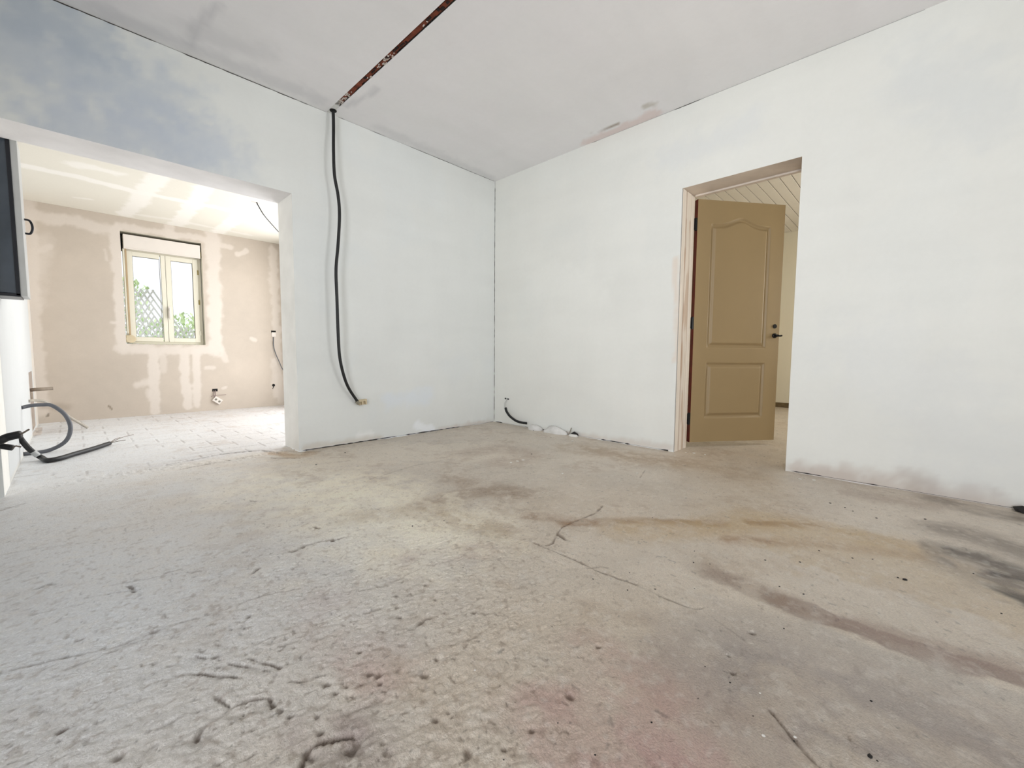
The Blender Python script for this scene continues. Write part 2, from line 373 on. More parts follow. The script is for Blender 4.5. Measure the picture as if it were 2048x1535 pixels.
def floor_h(U, V):
    X, Y = U, V
    # rough, lifted patch in the foreground; smoother float finish to the right and back
    c = np.array(fl((620, 1420))[0]); d1 = np.hypot(X-c[0], Y-c[1])
    rough = np.clip(1.25-d1/1.9, 0.18, 1)
    lineA, lineB = fl((1350, 1535), (1150, 1050))
    side = ((lineB[0]-lineA[0])*(Y-lineA[1])-(lineB[1]-lineA[1])*(X-lineA[0]))/math.hypot(lineB[0]-lineA[0], lineB[1]-lineA[1])
    rough = rough*(.22+.78*sstep(-.15, .35, side))
    floor_h.rough = rough
    a = R(-10.8); x1 = X*math.cos(a)+Y*math.sin(a); y1 = -X*math.sin(a)+Y*math.cos(a)
    n1 = fbm(x1*.45, y1, 70, 3, 1); n2 = fbm(x1*.6, y1, 135, 2, 5)
    h = (n1-.5)*.0048*rough+(n2-.5)*.0060*rough
    pit = fbm(X, Y, 75, 2, 9); h -= sstep(.74, .88, pit)*.004*rough
    bump = fbm(X, Y, 1.7, 3, 12)-.5; h += bump*.008
    h += (fbm(x1*.2, y1, 26, 2, 22)-.5)*.003*sstep(-.5, 1.5, side)
    dark = np.maximum(sstep(.74, .88, pit)*.35, sstep(.62, .8, n2*.6+n1*.4)*.0)*rough
    def region(pts, pad):
        xs = [p[0] for p in pts]; ys = [p[1] for p in pts]
        i0, i1 = np.searchsorted(X[:, 0], (min(xs)-pad, max(xs)+pad)); j0, j1 = np.searchsorted(Y[0], (min(ys)-pad, max(ys)+pad))
        return slice(i0, i1), slice(j0, j1)
    wob = (fbm(X, Y, 60, 2, 31)-.5); brk_ = fbm(X, Y, 24, 3, 37)
    for path, wd, dep, dk in gouges:
        pts = fl(*path); s = region(pts, wd*4+.02)
        if X[s].size == 0: continue
        wd = max(wd, .0042); d = dpoly(X[s], Y[s], pts)+wob[s]*wd*1.5
        g = (1-sstep(wd*.2, wd*1.35, d))*(.35+.65*sstep(.36, .56, brk_[s])); h[s] -= g*dep*1.3; dark[s] = np.maximum(dark[s], np.minimum(g*dk*1.15, .93))
    for px, py, rr in pits:
        pts = fl((px, py)); s = region(pts, rr*3); 
        d = np.hypot(X[s]-pts[0][0], Y[s]-pts[0][1])*(1+wob[s]*1.2)
        g = 1-sstep(rr*.3, rr*1.05, d); h[s] -= g*.009; dark[s] = np.maximum(dark[s], g*.55)
    # gritty, broken step of the wide opening
    e = dpoly(X, Y, [(XL, .10), (-3.0, .16), (-2.6, .05), (OX, .12)])
    h += (1-sstep(.0, .10, e))*(fbm(X, Y, 30, 3, 14)-.5)*.02
    # the floor beyond: faint imprints of lifted tiles
    far = sstep(.2, .35, Y)
    tx = np.abs(((X+.5*np.floor(Y/.2)*.3)/.3) % 1-.5)*.3; ty = np.abs((Y/.2) % 1-.5)*.2
    tl = np.maximum(1-sstep(.0, .012, tx), 1-sstep(0, .010, ty))*far*sstep(.40, .56, fbm(X, Y, 2.3, 3, 77))
    h -= tl*.003; dark = np.maximum(dark, tl*.35)
    floor_h.dark = dark
    edge = np.minimum(np.abs(X), np.abs(X-XL)); 
    return h
def floor_t(U, V):
    X, Y = U, V
    col = np.ones(U.shape+(3,))*BASE
    m = fbm(X, Y, 2.2, 4, 40); m2 = fbm(X, Y, 9, 4, 44); st = fbm(X*.6+Y*.3, Y-X*.4, 14, 3, 48)
    col = col*(1+(m-.5)*.22+(m2-.5)*.16+(st-.5)*.10)[..., None]
    warm = sstep(.42, .7, fbm(X, Y, 1.3, 3, 52))[..., None]
    col = col*(1-warm*.16)+srgb(192, 164, 128)*warm*.16
    brk = fbm(X*1.2, Y, 11, 4, 60); 
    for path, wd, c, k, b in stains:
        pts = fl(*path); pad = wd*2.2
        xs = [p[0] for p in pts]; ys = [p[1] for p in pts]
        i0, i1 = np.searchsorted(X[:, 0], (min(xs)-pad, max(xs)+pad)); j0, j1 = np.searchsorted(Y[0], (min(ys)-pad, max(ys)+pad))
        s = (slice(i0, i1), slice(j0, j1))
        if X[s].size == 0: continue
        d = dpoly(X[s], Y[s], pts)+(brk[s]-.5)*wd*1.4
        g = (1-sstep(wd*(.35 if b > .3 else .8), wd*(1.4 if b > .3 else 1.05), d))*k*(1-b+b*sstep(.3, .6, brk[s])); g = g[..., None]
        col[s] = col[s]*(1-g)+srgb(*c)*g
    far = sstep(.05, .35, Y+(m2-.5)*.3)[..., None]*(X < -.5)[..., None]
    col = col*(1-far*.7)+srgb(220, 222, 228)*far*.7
    lft_sheen = sstep(-2.0, -3.5, X+(m2-.5)*.5+(m-.5)*.6)*sstep(-3.2, -1.8, Y)*.85; lft_sheen = lft_sheen[..., None]  # paler left floor: sheen of the bright far room put into the colour
    col = col*(1-lft_sheen)+srgb(236, 239, 242)*lft_sheen
    mid = sstep(-3.3, -2.2, X)*sstep(-3.6, -2.4, Y+.0*X)
    dirt = sstep(.50, .72, fbm(X*1.3-Y*.6, Y+X*.9, 3.2, 5, 62))*sstep(.38, .62, fbm(X, Y, 24, 3, 66)); g = (dirt*.30*(.35+.65*mid))[..., None]
    col = col*(1-g)+srgb(158, 128, 96)*g
    fl_ = sstep(.66, .80, fbm(X, Y, 62, 2, 84))*(.22+.25*np.clip(floor_h.rough, 0, 1)); g = fl_[..., None]; col = col*(1-g)+col*np.array([.5, .43, .38])*g
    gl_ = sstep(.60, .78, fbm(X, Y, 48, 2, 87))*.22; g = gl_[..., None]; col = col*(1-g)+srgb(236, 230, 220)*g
    spk = fbm(X, Y, 70, 1, 81); g = sstep(.93, .96, spk)[..., None]*.35; col = col*(1-g)
    dk = floor_h.dark[..., None]; col = col*(1-dk)+col*np.array([.28, .23, .2])*dk
    # grime line at the foot of the right wall
    return np.clip(col, .01, .95)
def floor_keep(x, y):
    main = (x < 0) & (y < 0)
    gap = (y >= 0) & (y < WT) & (x > XL) & (x < OX)
    far = (y >= WT-.02) & (x > XL-.3) & (x < XR+.2)
    door = (x >= 0) & (x < WB) & (y > DB) & (y < DA)
    hall = (x >= WB-.02) & (y > HY0) & (y < HY1)
    return main | gap | far | door | hall
fx = np.array(sorted(set(list(fx)+[OX, XL, WB, 0.]))); fy = np.array(sorted(set(list(fy)+[DA, DB, WT, 0.])))
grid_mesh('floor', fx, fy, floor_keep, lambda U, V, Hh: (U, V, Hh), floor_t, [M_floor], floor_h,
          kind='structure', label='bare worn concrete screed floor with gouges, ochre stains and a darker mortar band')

# ================================================================== WALLS
def strokes(col, U, V, items, seed=0, conv=None):
    brk = fbm(U, V, 13, 4, 90+seed)
    for path, wd, c, k, soft in items:
        pts = conv(path) if conv else path
        d = dpoly(U, V, pts)+(brk-.5)*wd*(.9 if soft < .5 else 1.3)
        g = (1-sstep(wd*(1-soft), wd*(1+soft*.3)+1e-4, d))*k; g = g[..., None]
        col = col*(1-g)+srgb(*c)*g
    return col
def skim(U, V, seed, base, amp=.05, tint=(.97, 1.0, 1.03)):
    """uneven skim coat: large trowel patches of slightly different plaster"""
    n = fbm(U*.9, V*1.3, 1.5, 4, seed); n2 = fbm(U*2.2, V*.45, 2.4, 3, seed+5); n3 = fbm(U*.5, V*3., 3., 3, seed+9)
    col = np.ones(U.shape+(3,))*base
    k = ((n-.5)*1.3+(n2-.5)*.7+(n3-.5)*.7)*amp*2
    col = col*(1+k)[..., None]
    g = sstep(.48, .62, fbm(U, V, 2.1, 3, seed+13))[..., None]*.5
    return np.clip(col*(1-g)+col*np.array(tint)*g, 0, .93)
def reveal_box(mb, u0, u1, v0, v1, place, t, m=1, floor_open=True, mtop=None):
    """four reveal faces of an opening"""
    c = [place(u, v, h) for h in (0, t) for (u, v) in ((u0, v0), (u1, v0), (u1, v1), (u0, v1))]
    mb.add([c[0], c[3], c[7], c[4]], [(0, 1, 2, 3)], m)
    mb.add([c[1], c[2], c[6], c[5]], [(0, 1, 2, 3)], m)
    mb.add([c[3], c[2], c[6], c[7]], [(0, 1, 2, 3)], mtop if mtop is not None else m)
    if not floor_open: mb.add([c[0], c[1], c[5], c[4]], [(0, 1, 2, 3)], m)
def wall(name, u, v, place, t, openings, tint, mats, res=.03, label=None, mback=0, ftop=None, floor_open=True, mtop=None):
    us = lines(u[0], u[1], res, [o[i] for o in openings for i in (0, 1)]); vs = lines(v[0], v[1], res, [o[i] for o in openings for i in (2, 3)])
    mb = MB()
    bu = sorted({u[0], u[1], *[o[i] for o in openings for i in (0, 1)]}); bv = sorted({v[0], v[1], *[o[i] for o in openings for i in (2, 3)]})
    inside = lambda a, b: any(o[0] < a < o[1] and o[2] < b < o[3] for o in openings)
    for i in range(len(bu)-1):
        for j in range(len(bv)-1):
            if not inside((bu[i]+bu[i+1])/2, (bv[j]+bv[j+1])/2):
                mb.add([place(bu[i], bv[j], t), place(bu[i+1], bv[j], t), place(bu[i+1], bv[j+1], t), place(bu[i], bv[j+1], t)], [(0, 1, 2, 3)], mback)
    for a, b in (((u[0], v[0]), (u[0], v[1])), ((u[1], v[0]), (u[1], v[1])), ((u[0], v[1]), (u[1], v[1]))):
        mb.add([place(*a, 0), place(*b, 0), place(*b, t), place(*a, t)], [(0, 1, 2, 3)], mback)
    for o in openings: reveal_box(mb, *o, place, t, 1, floor_open=(o[2] <= .01), mtop=mtop)
    def keep(a, b):
        k = np.ones_like(a, bool)
        for o in openings: k &= ~((a > o[0]) & (a < o[1]) & (b > o[2]) & (b < o[3]))
        return k
    P = lambda U, V, Hh: [np.broadcast_to(q, U.shape) for q in place(U, V, Hh)]
    return grid_mesh(name, us, vs, keep, P, tint, mats, back=mb, kind='structure', label=label)

# --- left wall of the photograph (plane y=0), with the wide opening
def tint_left(U, V):
    col = skim(U, V, 101, srgb(231, 233, 230), .03, (.975, .99, 1.01))
    A = lambda p: [tuple(at(x, y, 1, 0.)[[0, 2]]) for x, y in p]
    it = [([(835, 850), (850, 858), (862, 856)], .05, (246, 249, 252), .7, .5), ([(720, 875), (740, 872)], .05, (246, 246, 244), .6, .5),
          ([(610, 895), (760, 875)], .035, (205, 196, 182), .6, .8), ([(880, 862), (985, 845)], .05, (205, 194, 184), .7, .8),
          ([(780, 800), (850, 790)], .10, (226, 236, 248), .4, .9),
          ([(20, 90), (130, 110), (300, 200)], .35, (186, 197, 212), .6, .95), ([(150, 240), (330, 280), (430, 300)], .25, (188, 198, 214), .5, .95),  # blue-grey plaster mottling, deepened to put upper-left light falloff into the colour
          ([(60, 30), (200, 90)], .2, (178, 190, 204), .6, .95)]
    return strokes(col, U, V, it, 1, A)
wall('wall_left', (X0, 0.), (0., H+.1), lambda u, v, h: (u, h, v), WT, [(XL, OX, 0., OH)], tint_left, [M_wall, M_reveal, M_lintel], .022,
     'pale blue-white skimmed wall with a wide opening into the next room', mtop=2)
# --- right wall (plane x=0), with the doorway. u runs along -y
def tint_right(U, V):
    col = skim(U, V, 151, srgb(237, 237, 231), .03, (.975, .985, .995))
    A = lambda p: [tuple(at(x, y, 0, 0.)[[1, 2]]*np.array([-1, 1])) for x, y in p]
    it = [([(1000, 852), (1340, 895)], .04, (214, 203, 192), .6, .8), ([(1600, 945), (1800, 980), (2048, 1030)], .10, (196, 180, 168), .7, .9),
          ([(1830, 985), (1835, 960)], .07, (190, 178, 168), .5, .9), ([(1352, 520), (1356, 700), (1350, 720)], .03, (232, 214, 196), .6, .7),
          ([(1220, 245), (1300, 215)], .03, (230, 214, 206), .6, .7), ([(1330, 320), (1440, 280), (1500, 250)], .14, (222, 226, 230), .3, .95),
          ([(1850, 150), (1950, 220)], .25, (216, 220, 222), .35, .95), ([(1750, 700), (1950, 900)], .3, (220, 223, 225), .25, .95),
          ([(1640, 200), (1730, 330)], .22, (240, 240, 234), .4, .95), ([(1080, 560), (1180, 580)], .25, (244, 244, 238), .5, .9)]
    return strokes(col, U, V, it, 2, A)
wall('wall_right', (0., -Y0), (0., H+.1), lambda u, v, h: (h, -u, v), WB, [(-DA, -DB, 0., DH), (4.35, 5.65, .45, 2.25)], tint_right,
     [M_wall, M_doorreveal], .022, 'white skimmed plaster wall with the doorway')
plain = lambda c: (lambda U, V: skim(U, V, 7, srgb(*c), .03))
wall('wall_back', (X0, .24), (0., H+.1), lambda u, v, h: (u, Y0-h, v), .12, [(-2.1, -.5, .6, 2.3), (-5.3, -3.7, .6, 2.3)], plain((222, 224, 222)), [M_wall, M_reveal], .2)
wall('wall_outer_left', (Y0, 0.), (0., H+.1), lambda u, v, h: (X0-h, u, v), .12, [(-5.3, -3.5, .55, 2.25)], plain((222, 224, 222)), [M_wall, M_reveal], .2)
# --- far room
def FW(p): return [tuple(at(x, y, 1, D)[[0, 2]]) for x, y in p]
WHC = (216, 206, 196)
def tint_far(U, V):
    col = np.ones(U.shape+(3,))*srgb(195, 183, 170)
    col = col*(1+(fbm(U, V, 2.5, 4, 201)-.5)*.16+(fbm(U, V, 14, 3, 205)-.5)*.06)[..., None]
    it = [([(50, 405), (58, 600), (80, 820)], .085, WHC, .75, .4), ([(62, 430), (150, 443), (228, 460)], .07, WHC, .85, .5),
          ([(90, 480), (75, 520), (72, 600)], .09, WHC, .5, .9),
          ([(234, 462), (240, 560), (246, 690)], .07, WHC, .95, .35), ([(240, 697), (330, 700), (425, 700)], .07, WHC, .9, .5),
          ([(425, 470), (428, 560), (432, 700)], .09, WHC, .95, .45), ([(240, 452), (330, 466), (425, 480)], .05, WHC, .9, .5),
          ([(340, 450), (345, 470)], .06, WHC, .8, .5),
          ([(306, 705), (309, 780), (311, 822)], .055, WHC, .95, .35), ([(325, 705), (327, 740)], .04, WHC, .6, .6),
          ([(368, 705), (372, 770), (378, 812)], .06, WHC, .95, .35), ([(392, 705), (394, 770), (393, 808)], .05, WHC, .95, .4),
          ([(275, 768), (298, 762)], .05, WHC, .85, .6), ([(296, 780), (300, 800)], .03, WHC, .7, .6),
          ([(425, 486), (460, 494)], .035, WHC, .8, .5), ([(476, 508), (492, 502)], .035, WHC, .85, .5),
          ([(412, 735), (428, 735)], .035, WHC, .75, .5), ([(446, 776), (452, 774)], .02, WHC, .8, .5), ([(502, 677), (510, 680)], .03, WHC, .8, .5),
          ([(545, 500), (550, 600), (556, 700), (562, 800)], .07, WHC, .8, .5), ([(548, 720), (552, 790)], .05, WHC, .7, .6),
          ([(100, 492), (82, 500)], .03, WHC, .6, .6), ([(210, 500), (214, 520)], .015, WHC, .6, .5), ([(225, 645), (232, 645)], .03, WHC, .9, .5),
          ([(440, 690), (452, 720)], .04, WHC, .7, .6),
          ([(90, 812), (130, 815)], .05, (150, 134, 118), .4, .9), ([(218, 812), (224, 818)], .012, (110, 95, 70), .7, .5), ([(97, 827), (95, 832)], .012, (100, 90, 75), .7, .5)]
    return np.clip(strokes(col, U, V, it, 3, FW), 0, .92)
WX0, WX1, WZ0, WZ1 = -2.882, -2.112, .868, 2.172
wall('wall_far', (XL-.3, XR+.2), (0., H2+.1), lambda u, v, h: (u, D+h, v), .30, [(WX0, WX1, WZ0, WZ1)], tint_far, [M_far, M_pvc], .0125,
     'unpainted beige plasterboard wall with white filler bands around the window', floor_open=False)
# side wall of the far room, with the rough chase that holds the pipe
CH = (2.36, 2.80, .04, .58)
def tint_fl(U, V):
    col = np.ones(U.shape+(3,))*srgb(212, 214, 214); col *= (1+(fbm(U, V, 3, 3, 301)-.5)*.06)[..., None]
    return strokes(col, U, V, [([(2.3, .0), (2.33, .5)], .03, (200, 186, 168), .5, .8), ([(3.1, 0.), (3.1, 2.2)], .2, (224, 214, 200), .7, .4), ([(.0, .0), (2.3, .0)], .03, (214, 208, 196), .6, .8)], 4)
wall('wall_far_left', (WT-.005, D), (0., H2+.1), lambda u, v, h: (XL-h, u, v), .12, [CH], tint_fl, [M_wall, M_doorreveal], .03,
     'white side wall of the far room with a rough pipe chase', floor_open=False)
wall('wall_far_right', (WT, D), (0., H2+.1), lambda u, v, h: (XR+h, u, v), .12, [(.7, 2.8, .0, 2.15)], plain((235, 232, 226)), [M_wall, M_reveal], .1)
b = MB(); b.box(XL-.14, XL-.06, CH[0]-.05, CH[1]+.05, 0, .65); b.build('trim_1', mat('raw_masonry', tuple(srgb(120, 92, 78)), .9, noise=.5, nscale=12, bump=.8, bscale=30), kind='structure', label='raw masonry at the back of the pipe chase')
# --- hall beyond the doorway
wall('wall_hall_end', (HY0, HY1), (0., H3+.1), lambda u, v, h: (X3+h, u, v), .1, [], plain((226, 218, 196)), [M_wall, M_reveal], .2)
wall('wall_hall_left', (WB, X3), (0., H3+.1), lambda u, v, h: (u, HY1+h, v), .1, [], plain((222, 214, 196)), [M_wall, M_reveal], .2)
wall('wall_hall_right', (WB, X3), (0., H3+.1), lambda u, v, h: (u, HY0-h, v), .1, [(1.5, 2.9, .75, 2.05)], plain((222, 214, 196)), [M_wall, M_reveal], .2)
b = MB(); b.box(X3-.018, X3, HY0, HY1, 0., .07); b.build('baseboard_hall', mat('dark_baseboard', tuple(srgb(110, 92, 60)), .6, noise=.4), kind='structure')

# ================================================================== CEILINGS
def CE(z): return lambda p: [tuple(at(x, y, 2, z)[:2]) for x, y in p]
def tint_ceil(U, V):
    col = skim(U, V, 401, srgb(244, 243, 244), .03, (1.01, 1.0, 1.01))
    it = [([(1180, 283), (1215, 268), (1270, 245), (1310, 228)], .07, (232, 214, 210), .7, .5), ([(1180, 268), (1240, 246)], .012, (150, 132, 112), .8, .4),
          ([(1290, 212), (1308, 208)], .035, (196, 190, 178), .7, .8), ([(380, 90), (390, 60), (440, 5)], .03, (208, 208, 212), .5, .8),
          ([(400, 70), (520, 100)], .12, (218, 218, 220), .4, .95), ([(690, 212), (740, 190), (755, 175)], .03, (208, 208, 212), .5, .9),
          ([(200, 20), (420, 110), (640, 200)], .10, (216, 216, 220), .5, .95), ([(760, 255), (980, 355)], .08, (220, 220, 222), .5, .95)]
    return strokes(col, U, V, it, 5, CE(H))
GX0, GX1 = -1.846, -1.806     # groove that bares the steel beam
cu = lines(X0, 0., .03, (GX0, GX1)); cv = lines(Y0, 0., .03, (-.16,))
mb = MB(); mb.box(X0-.1, .24, Y0-.1, .3, H+.10, H+.16)
grid_mesh('ceiling', cu, cv, lambda a, c: ~((a > GX0) & (a < GX1)), lambda U, V, Hh: (U, V, np.full(U.shape, H)), tint_ceil, [M_wall, M_plain], back=mb,
          kind='structure', label='white plastered ceiling of the near room')
def tint_ceil2(U, V):
    col = np.ones(U.shape+(3,))*srgb(226, 221, 209); col *= (1+(fbm(U, V, 3, 3, 501)-.5)*.05)[..., None]
    W = (240, 236, 229)
    it = [([(40, 330), (150, 352), (265, 382), (380, 405), (480, 424), (560, 440)], .07, W, .95, .3),
          ([(250, 430), (275, 405), (300, 375), (320, 350)], .09, W, .9, .4), ([(350, 455), (385, 410), (410, 370)], .09, W, .9, .4),
          ([(430, 470), (470, 440), (510, 410), (530, 395)], .09, W, .9, .4), ([(150, 330), (190, 335), (230, 345)], .08, W, .8, .6),
          ([(150, 395), (180, 398)], .03, W, .7, .4), ([(250, 425), (350, 440), (500, 470)], .05, W, .6, .6),
          ([(300, 388), (345, 398)], .04, W, .4, .6), ([(200, 310), (300, 330)], .15, W, .5, .7)]
    return np.clip(strokes(col, U, V, it, 6, CE(H2)), 0, .93)
mb = MB(); mb.box(XL-.3, XR+.2, WT, D+.1, H2+.04, H2+.1)
grid_mesh('ceiling.001', lines(XL-.02, XR+.02, .016), lines(WT, D+.01, .016), None, lambda U, V, Hh: (U, V, np.full(U.shape, H2)), tint_ceil2, [M_far], back=mb,
          kind='structure', label='far room plasterboard ceiling with white filled joints')
b = MB(); b.box(WB, X3, HY0, HY1, H3+.02, H3+.08); hc = b.build('ceiling.002', M_plain, kind='structure', label='white boarded ceiling beyond the doorway')
me0 = None; y = HY1-.02; k = 0
pl = MB(); pl.box(WB+.01, X3, -.0485, .0485, 0, .014); pl.box(WB+.01, X3, .0485, .0535, .010, .014)
for k in range(30):
    yc = -2.029+.0525+.105*(10-k)
    if yc > HY1-.05 or yc < HY0+.05: continue
    if me0 is None:
        o = pl.build('plank', M_plank, hc, bevel=.002); me0 = o.data
    else:
        o = bpy.data.objects.new('plank', me0); COL.objects.link(o); o.parent = hc
        bv = o.modifiers.new('bevel', 'BEVEL'); bv.width = .002; bv.segments = 2; bv.limit_method = 'ANGLE'
    o.location = (0, yc, H3+random.uniform(0, .0015))

# --- fine irregular cracks along the joints
def ribbon(name, a, b_, nrm, w0, seed, parent=None, breaks=.3, **kw):
    rnd = random.Random(seed); A = Vector(a); B = Vector(b_); L = (B-A).length; n = int(L/.03); mb = MB(); d = (B-A)/n; Nn = Vector(nrm)
    side = d.cross(Nn).normalized(); gate = 1; prevw = 0
    for i in range(n):
        if rnd.random() < .18: gate = rnd.random() > breaks
        w_ = w0*rnd.uniform(.3, 1.2) if gate else w0*.12
        p = A+d*i; q = A+d*(i+1)
        mb.add([p-side*prevw/2, p+side*prevw/2, q+side*w_/2, q-side*w_/2, p-side*prevw/2-Nn*.003, p+side*prevw/2-Nn*.003, q+side*w_/2-Nn*.003, q-side*w_/2-Nn*.003],
               [(0, 1, 2, 3), (4, 7, 6, 5), (0, 4, 5, 1), (3, 2, 6, 7), (0, 3, 7, 4), (1, 5, 6, 2)]); prevw = w_
    return mb.build(name, M_crack, parent, kind='structure', **kw)
ribbon('trim_2', (-3.9, -.001, H-.002), (-1.85, -.001, H-.002), (0, -1, 0), .007, 1, label='hairline crack between left wall and ceiling')
ribbon('trim_3', (-1.75, -.001, H-.002), (-.02, -.001, H-.002), (0, -1, 0), .003, 2, label='fine crack from the cable hole to the corner')
ribbon('trim_4', (-.002, -.002, 0.01), (-.002, -.002, H), (-.7, -.7, 0), .0055, 3, breaks=.05, label='dark vertical crack in the room corner')
ribbon('trim_5', (-.001, -1.25, H-.002), (-.001, -3.4, H-.002), (-1, 0, 0), .005, 4, breaks=.7, label='broken crack between right wall and ceiling')
ribbon('trim_6', (-.001, -.02, .004), (-.001, -2.05, .004), (-1, 0, 0), .010, 5, breaks=.5, label='dark gap at the foot of the right wall')
ribbon('trim_7', (-2.1, -.001, .004), (-.02, -.001, .004), (0, -1, 0), .010, 6, breaks=.4, label='dark gap at the foot of the left wall')
ribbon('trim_8', (-.001, -2.9, .006), (-.001, -4.4, .006), (-1, 0, 0), .012, 7, breaks=.5, label='dark gap at the foot of the wall right of the door')

# --- rusty beam bared in the ceiling
beam = empty('steel_beam', (-1.826, -.16, H), label='rusty brown steel beam edge showing in a slit across the ceiling', cat='beam')
bl = lambda mb, name, m, **kw: mb.build(name, m, beam, origin=None, **kw)
def loc(o): o.location = (1.826, .16, -H); return o
b = MB(); rnd = random.Random(5); yy = -.20; px_ = None
while yy > -4.6:
    wv0 = rnd.uniform(.011, .018); L = rnd.uniform(.03, .08)
    b.box(-1.826-wv0, -1.826+rnd.uniform(.011, .018), yy-L, yy, H+rnd.uniform(.001, .004), H+.03); yy -= L
loc(bl(b, 'flange', M_rust))
b = MB()
for i in range(42):
    yy = rnd.uniform(-4.5, -.22); xx = -1.826+rnd.uniform(-.010, .010); L = rnd.uniform(.008, .05); wv0 = rnd.uniform(.003, .008)
    b.box(xx-wv0, xx+wv0, yy-L, yy, H-.002, H+.004)
loc(bl(b, 'rust_scale', M_rustd, kind='stuff'))
b = MB()
for i in range(60):
    yy = rnd.choice([rnd.uniform(-.35, -.17), rnd.uniform(-.95, -.8), rnd.uniform(-4.4, -.2)]); xx = -1.826+rnd.uniform(-.016, .016); L = rnd.uniform(.006, .02); wv0 = rnd.uniform(.002, .005)
    b.box(xx-wv0, xx+wv0, yy-L, yy, H-.003, H+.004)
loc(bl(b, 'plaster_crumbs', M_plasterbit, kind='stuff'))
b = MB(); b.box(GX0-.001, GX1+.001, Y0, 0., H+.02, H+.06); b.box(GX0-.001, GX1+.001, -.15, 0., H+.001, H+.02)
b.build('ceiling.003', M_plain, kind='structure', label='plaster above the slit in the ceiling')

# ================================================================== DOOR
LW, LH, LT = .80, 2.0, .04
hx, hy, hz, ang = .262, -2.118, .045, R(52.9)
dr = empty('door_1', (hx, hy, hz), kind='structure', label='open beige panelled door with arched upper panel and red-brown edge')
dr.rotation_euler = (0, 0, ang-math.pi/2)      # local +x runs along the leaf, local -y is the face we see... flipped below
def leaf_face(sign):
    us = np.linspace(0, LW, 134); vs = np.linspace(0, LH, 320)
    U, V = np.meshgrid(us, vs, indexing='ij')
    def rectd(u0_, u1_, v0_, topf):
        t = topf((U-u0_)/(u1_-u0_))
        return np.minimum(np.minimum(U-u0_, u1_-U), np.minimum(V-v0_, t-V))
    arch = lambda s: 1.812+.055*np.exp(-((np.clip(s, 0, 1)-.5)/.20)**2)-.012*np.cos(np.clip((s-.5)*4*math.pi, -math.pi*2, math.pi*2))*0
    d1 = rectd(.128, .672, .80, arch); d2 = rectd(.128, .672, .205, lambda s: np.full_like(s, .67))
    d = np.maximum(d1, d2)
    h = np.where(d > 0, -.014*np.sin(np.clip(d/.034, 0, 1)*math.pi)**.8-.000*1, 0)+np.where(d > .034, .003*sstep(.034, .040, d), 0)
    X = U; Y = (-LT/2-h)*sign; Z = V
    return X, Y, Z
mb = MB()
for sgn in (1, -1):
    X, Y, Z = leaf_face(sgn); nu, nv = X.shape; idx = lambda i, j: i*nv+j
    mb.add(np.stack([X, Y, Z], -1).reshape(-1, 3), [(idx(i, j), idx(i+1, j), idx(i+1, j+1), idx(i, j+1)) for i in range(nu-1) for j in range(nv-1)], 0)
t2 = LT/2
mb.add([(0, -t2, 0), (0, t2, 0), (0, t2, LH), (0, -t2, LH)], [(0, 1, 2, 3)], 1)
mb.add([(LW, -t2, 0), (LW, t2, 0), (LW, t2, LH), (LW, -t2, LH)], [(0, 1, 2, 3)], 0)
mb.add([(0, -t2, 0), (LW, -t2, 0), (LW, t2, 0), (0, t2, 0)], [(0, 1, 2, 3)], 1)
mb.add([(0, -t2, LH), (LW, -t2, LH), (LW, t2, LH), (0, t2, LH)], [(0, 1, 2, 3)], 0)
lf = mb.build('leaf', [M_door, M_dooredge], dr, smooth=False)
me = lf.data; me.polygons.foreach_set('use_smooth', [len(p.vertices) == 4 and i < 2*133*319 for i, p in enumerate(me.polygons)])
lf.location = (0, t2, 0)
b = MB(); b.box(-.0045, 0, .004, LT-.002, 0, LH-.002); b.build('lipping', M_dooredge, dr, label='red-brown stained door edge')
for z in (1.80, 1.0, .20):
    h_ = MB(); h_.tube([(-.012, .006, z-.05), (-.012, .006, z+.05)], .009, 10); h_.box(-.012, .0, .0, .012, z-.05, z+.05); h_.box(-.03, -.012, .0, .004, z-.045, z+.045)
    h_.build('hinge', M_iron, dr, smooth=False)
h_ = MB(); h_.tube([(.752, -.012, .905), (.752, .0, .905)], .020, 16); h_.tube([(.752, -.045, .905), (.752, -.01, .905)], .010, 10)
h_.tube(curve([(.750, -.045, .905), (.768, -.048, .902), (.786, -.048, .905)], 4), .007, 8); h_.build('door_handle', M_iron, dr, smooth=True)
h_ = MB(); h_.tube([(.753, -.006, .985), (.753, .0, .985)], .018, 16); h_.build('lock_rosette', M_iron, dr, smooth=False)
# frame strips at the back of the reveal
b = MB(); b.box(.19, .2417, DB, DB+.02, 0, DH); b.box(.205, .2417, DB+.02, DA-.02, DH-.014, DH)
b.build('trim_9', M_doorreveal, kind='structure', bevel=.003, label='door frame strips round the doorway')
def tint_jamb(U, V):
    col = np.ones(U.shape+(3,))*srgb(228, 218, 205); col *= (1+(fbm(U*6, V*.7, 5, 4, 601)-.5)*.25)[..., None]
    s = sstep(.5, .6, fbm(U*9, V*.8, 3.2, 3, 605))*(U > .06)*(V < 1.85)*.5
    s = s[..., None]; col = col*(1-s)+srgb(176, 138, 104)*s
    s = (((U > .07) & (U < .085)) | ((U > .17) & (U < .178)))*.45; s = s[..., None]; col = col*(1-s)+srgb(150, 112, 80)*s
    return col
mb = MB(); mb.box(0.004, .235, DA-.0005, DA+.02, 0, DH)
grid_mesh('trim_10', lines(.0, .236, .004), lines(0, DH-.002, .02), None, lambda U, V, Hh: (U, DA-.006+Hh, V), tint_jamb, [M_wall],
          hfn=lambda U, V: .004*(np.abs(U-.078) < .006)+.003*(U > .17)-.003*(U > .19), back=mb, kind='structure', label='jamb lining with peeled brown paint streaks')

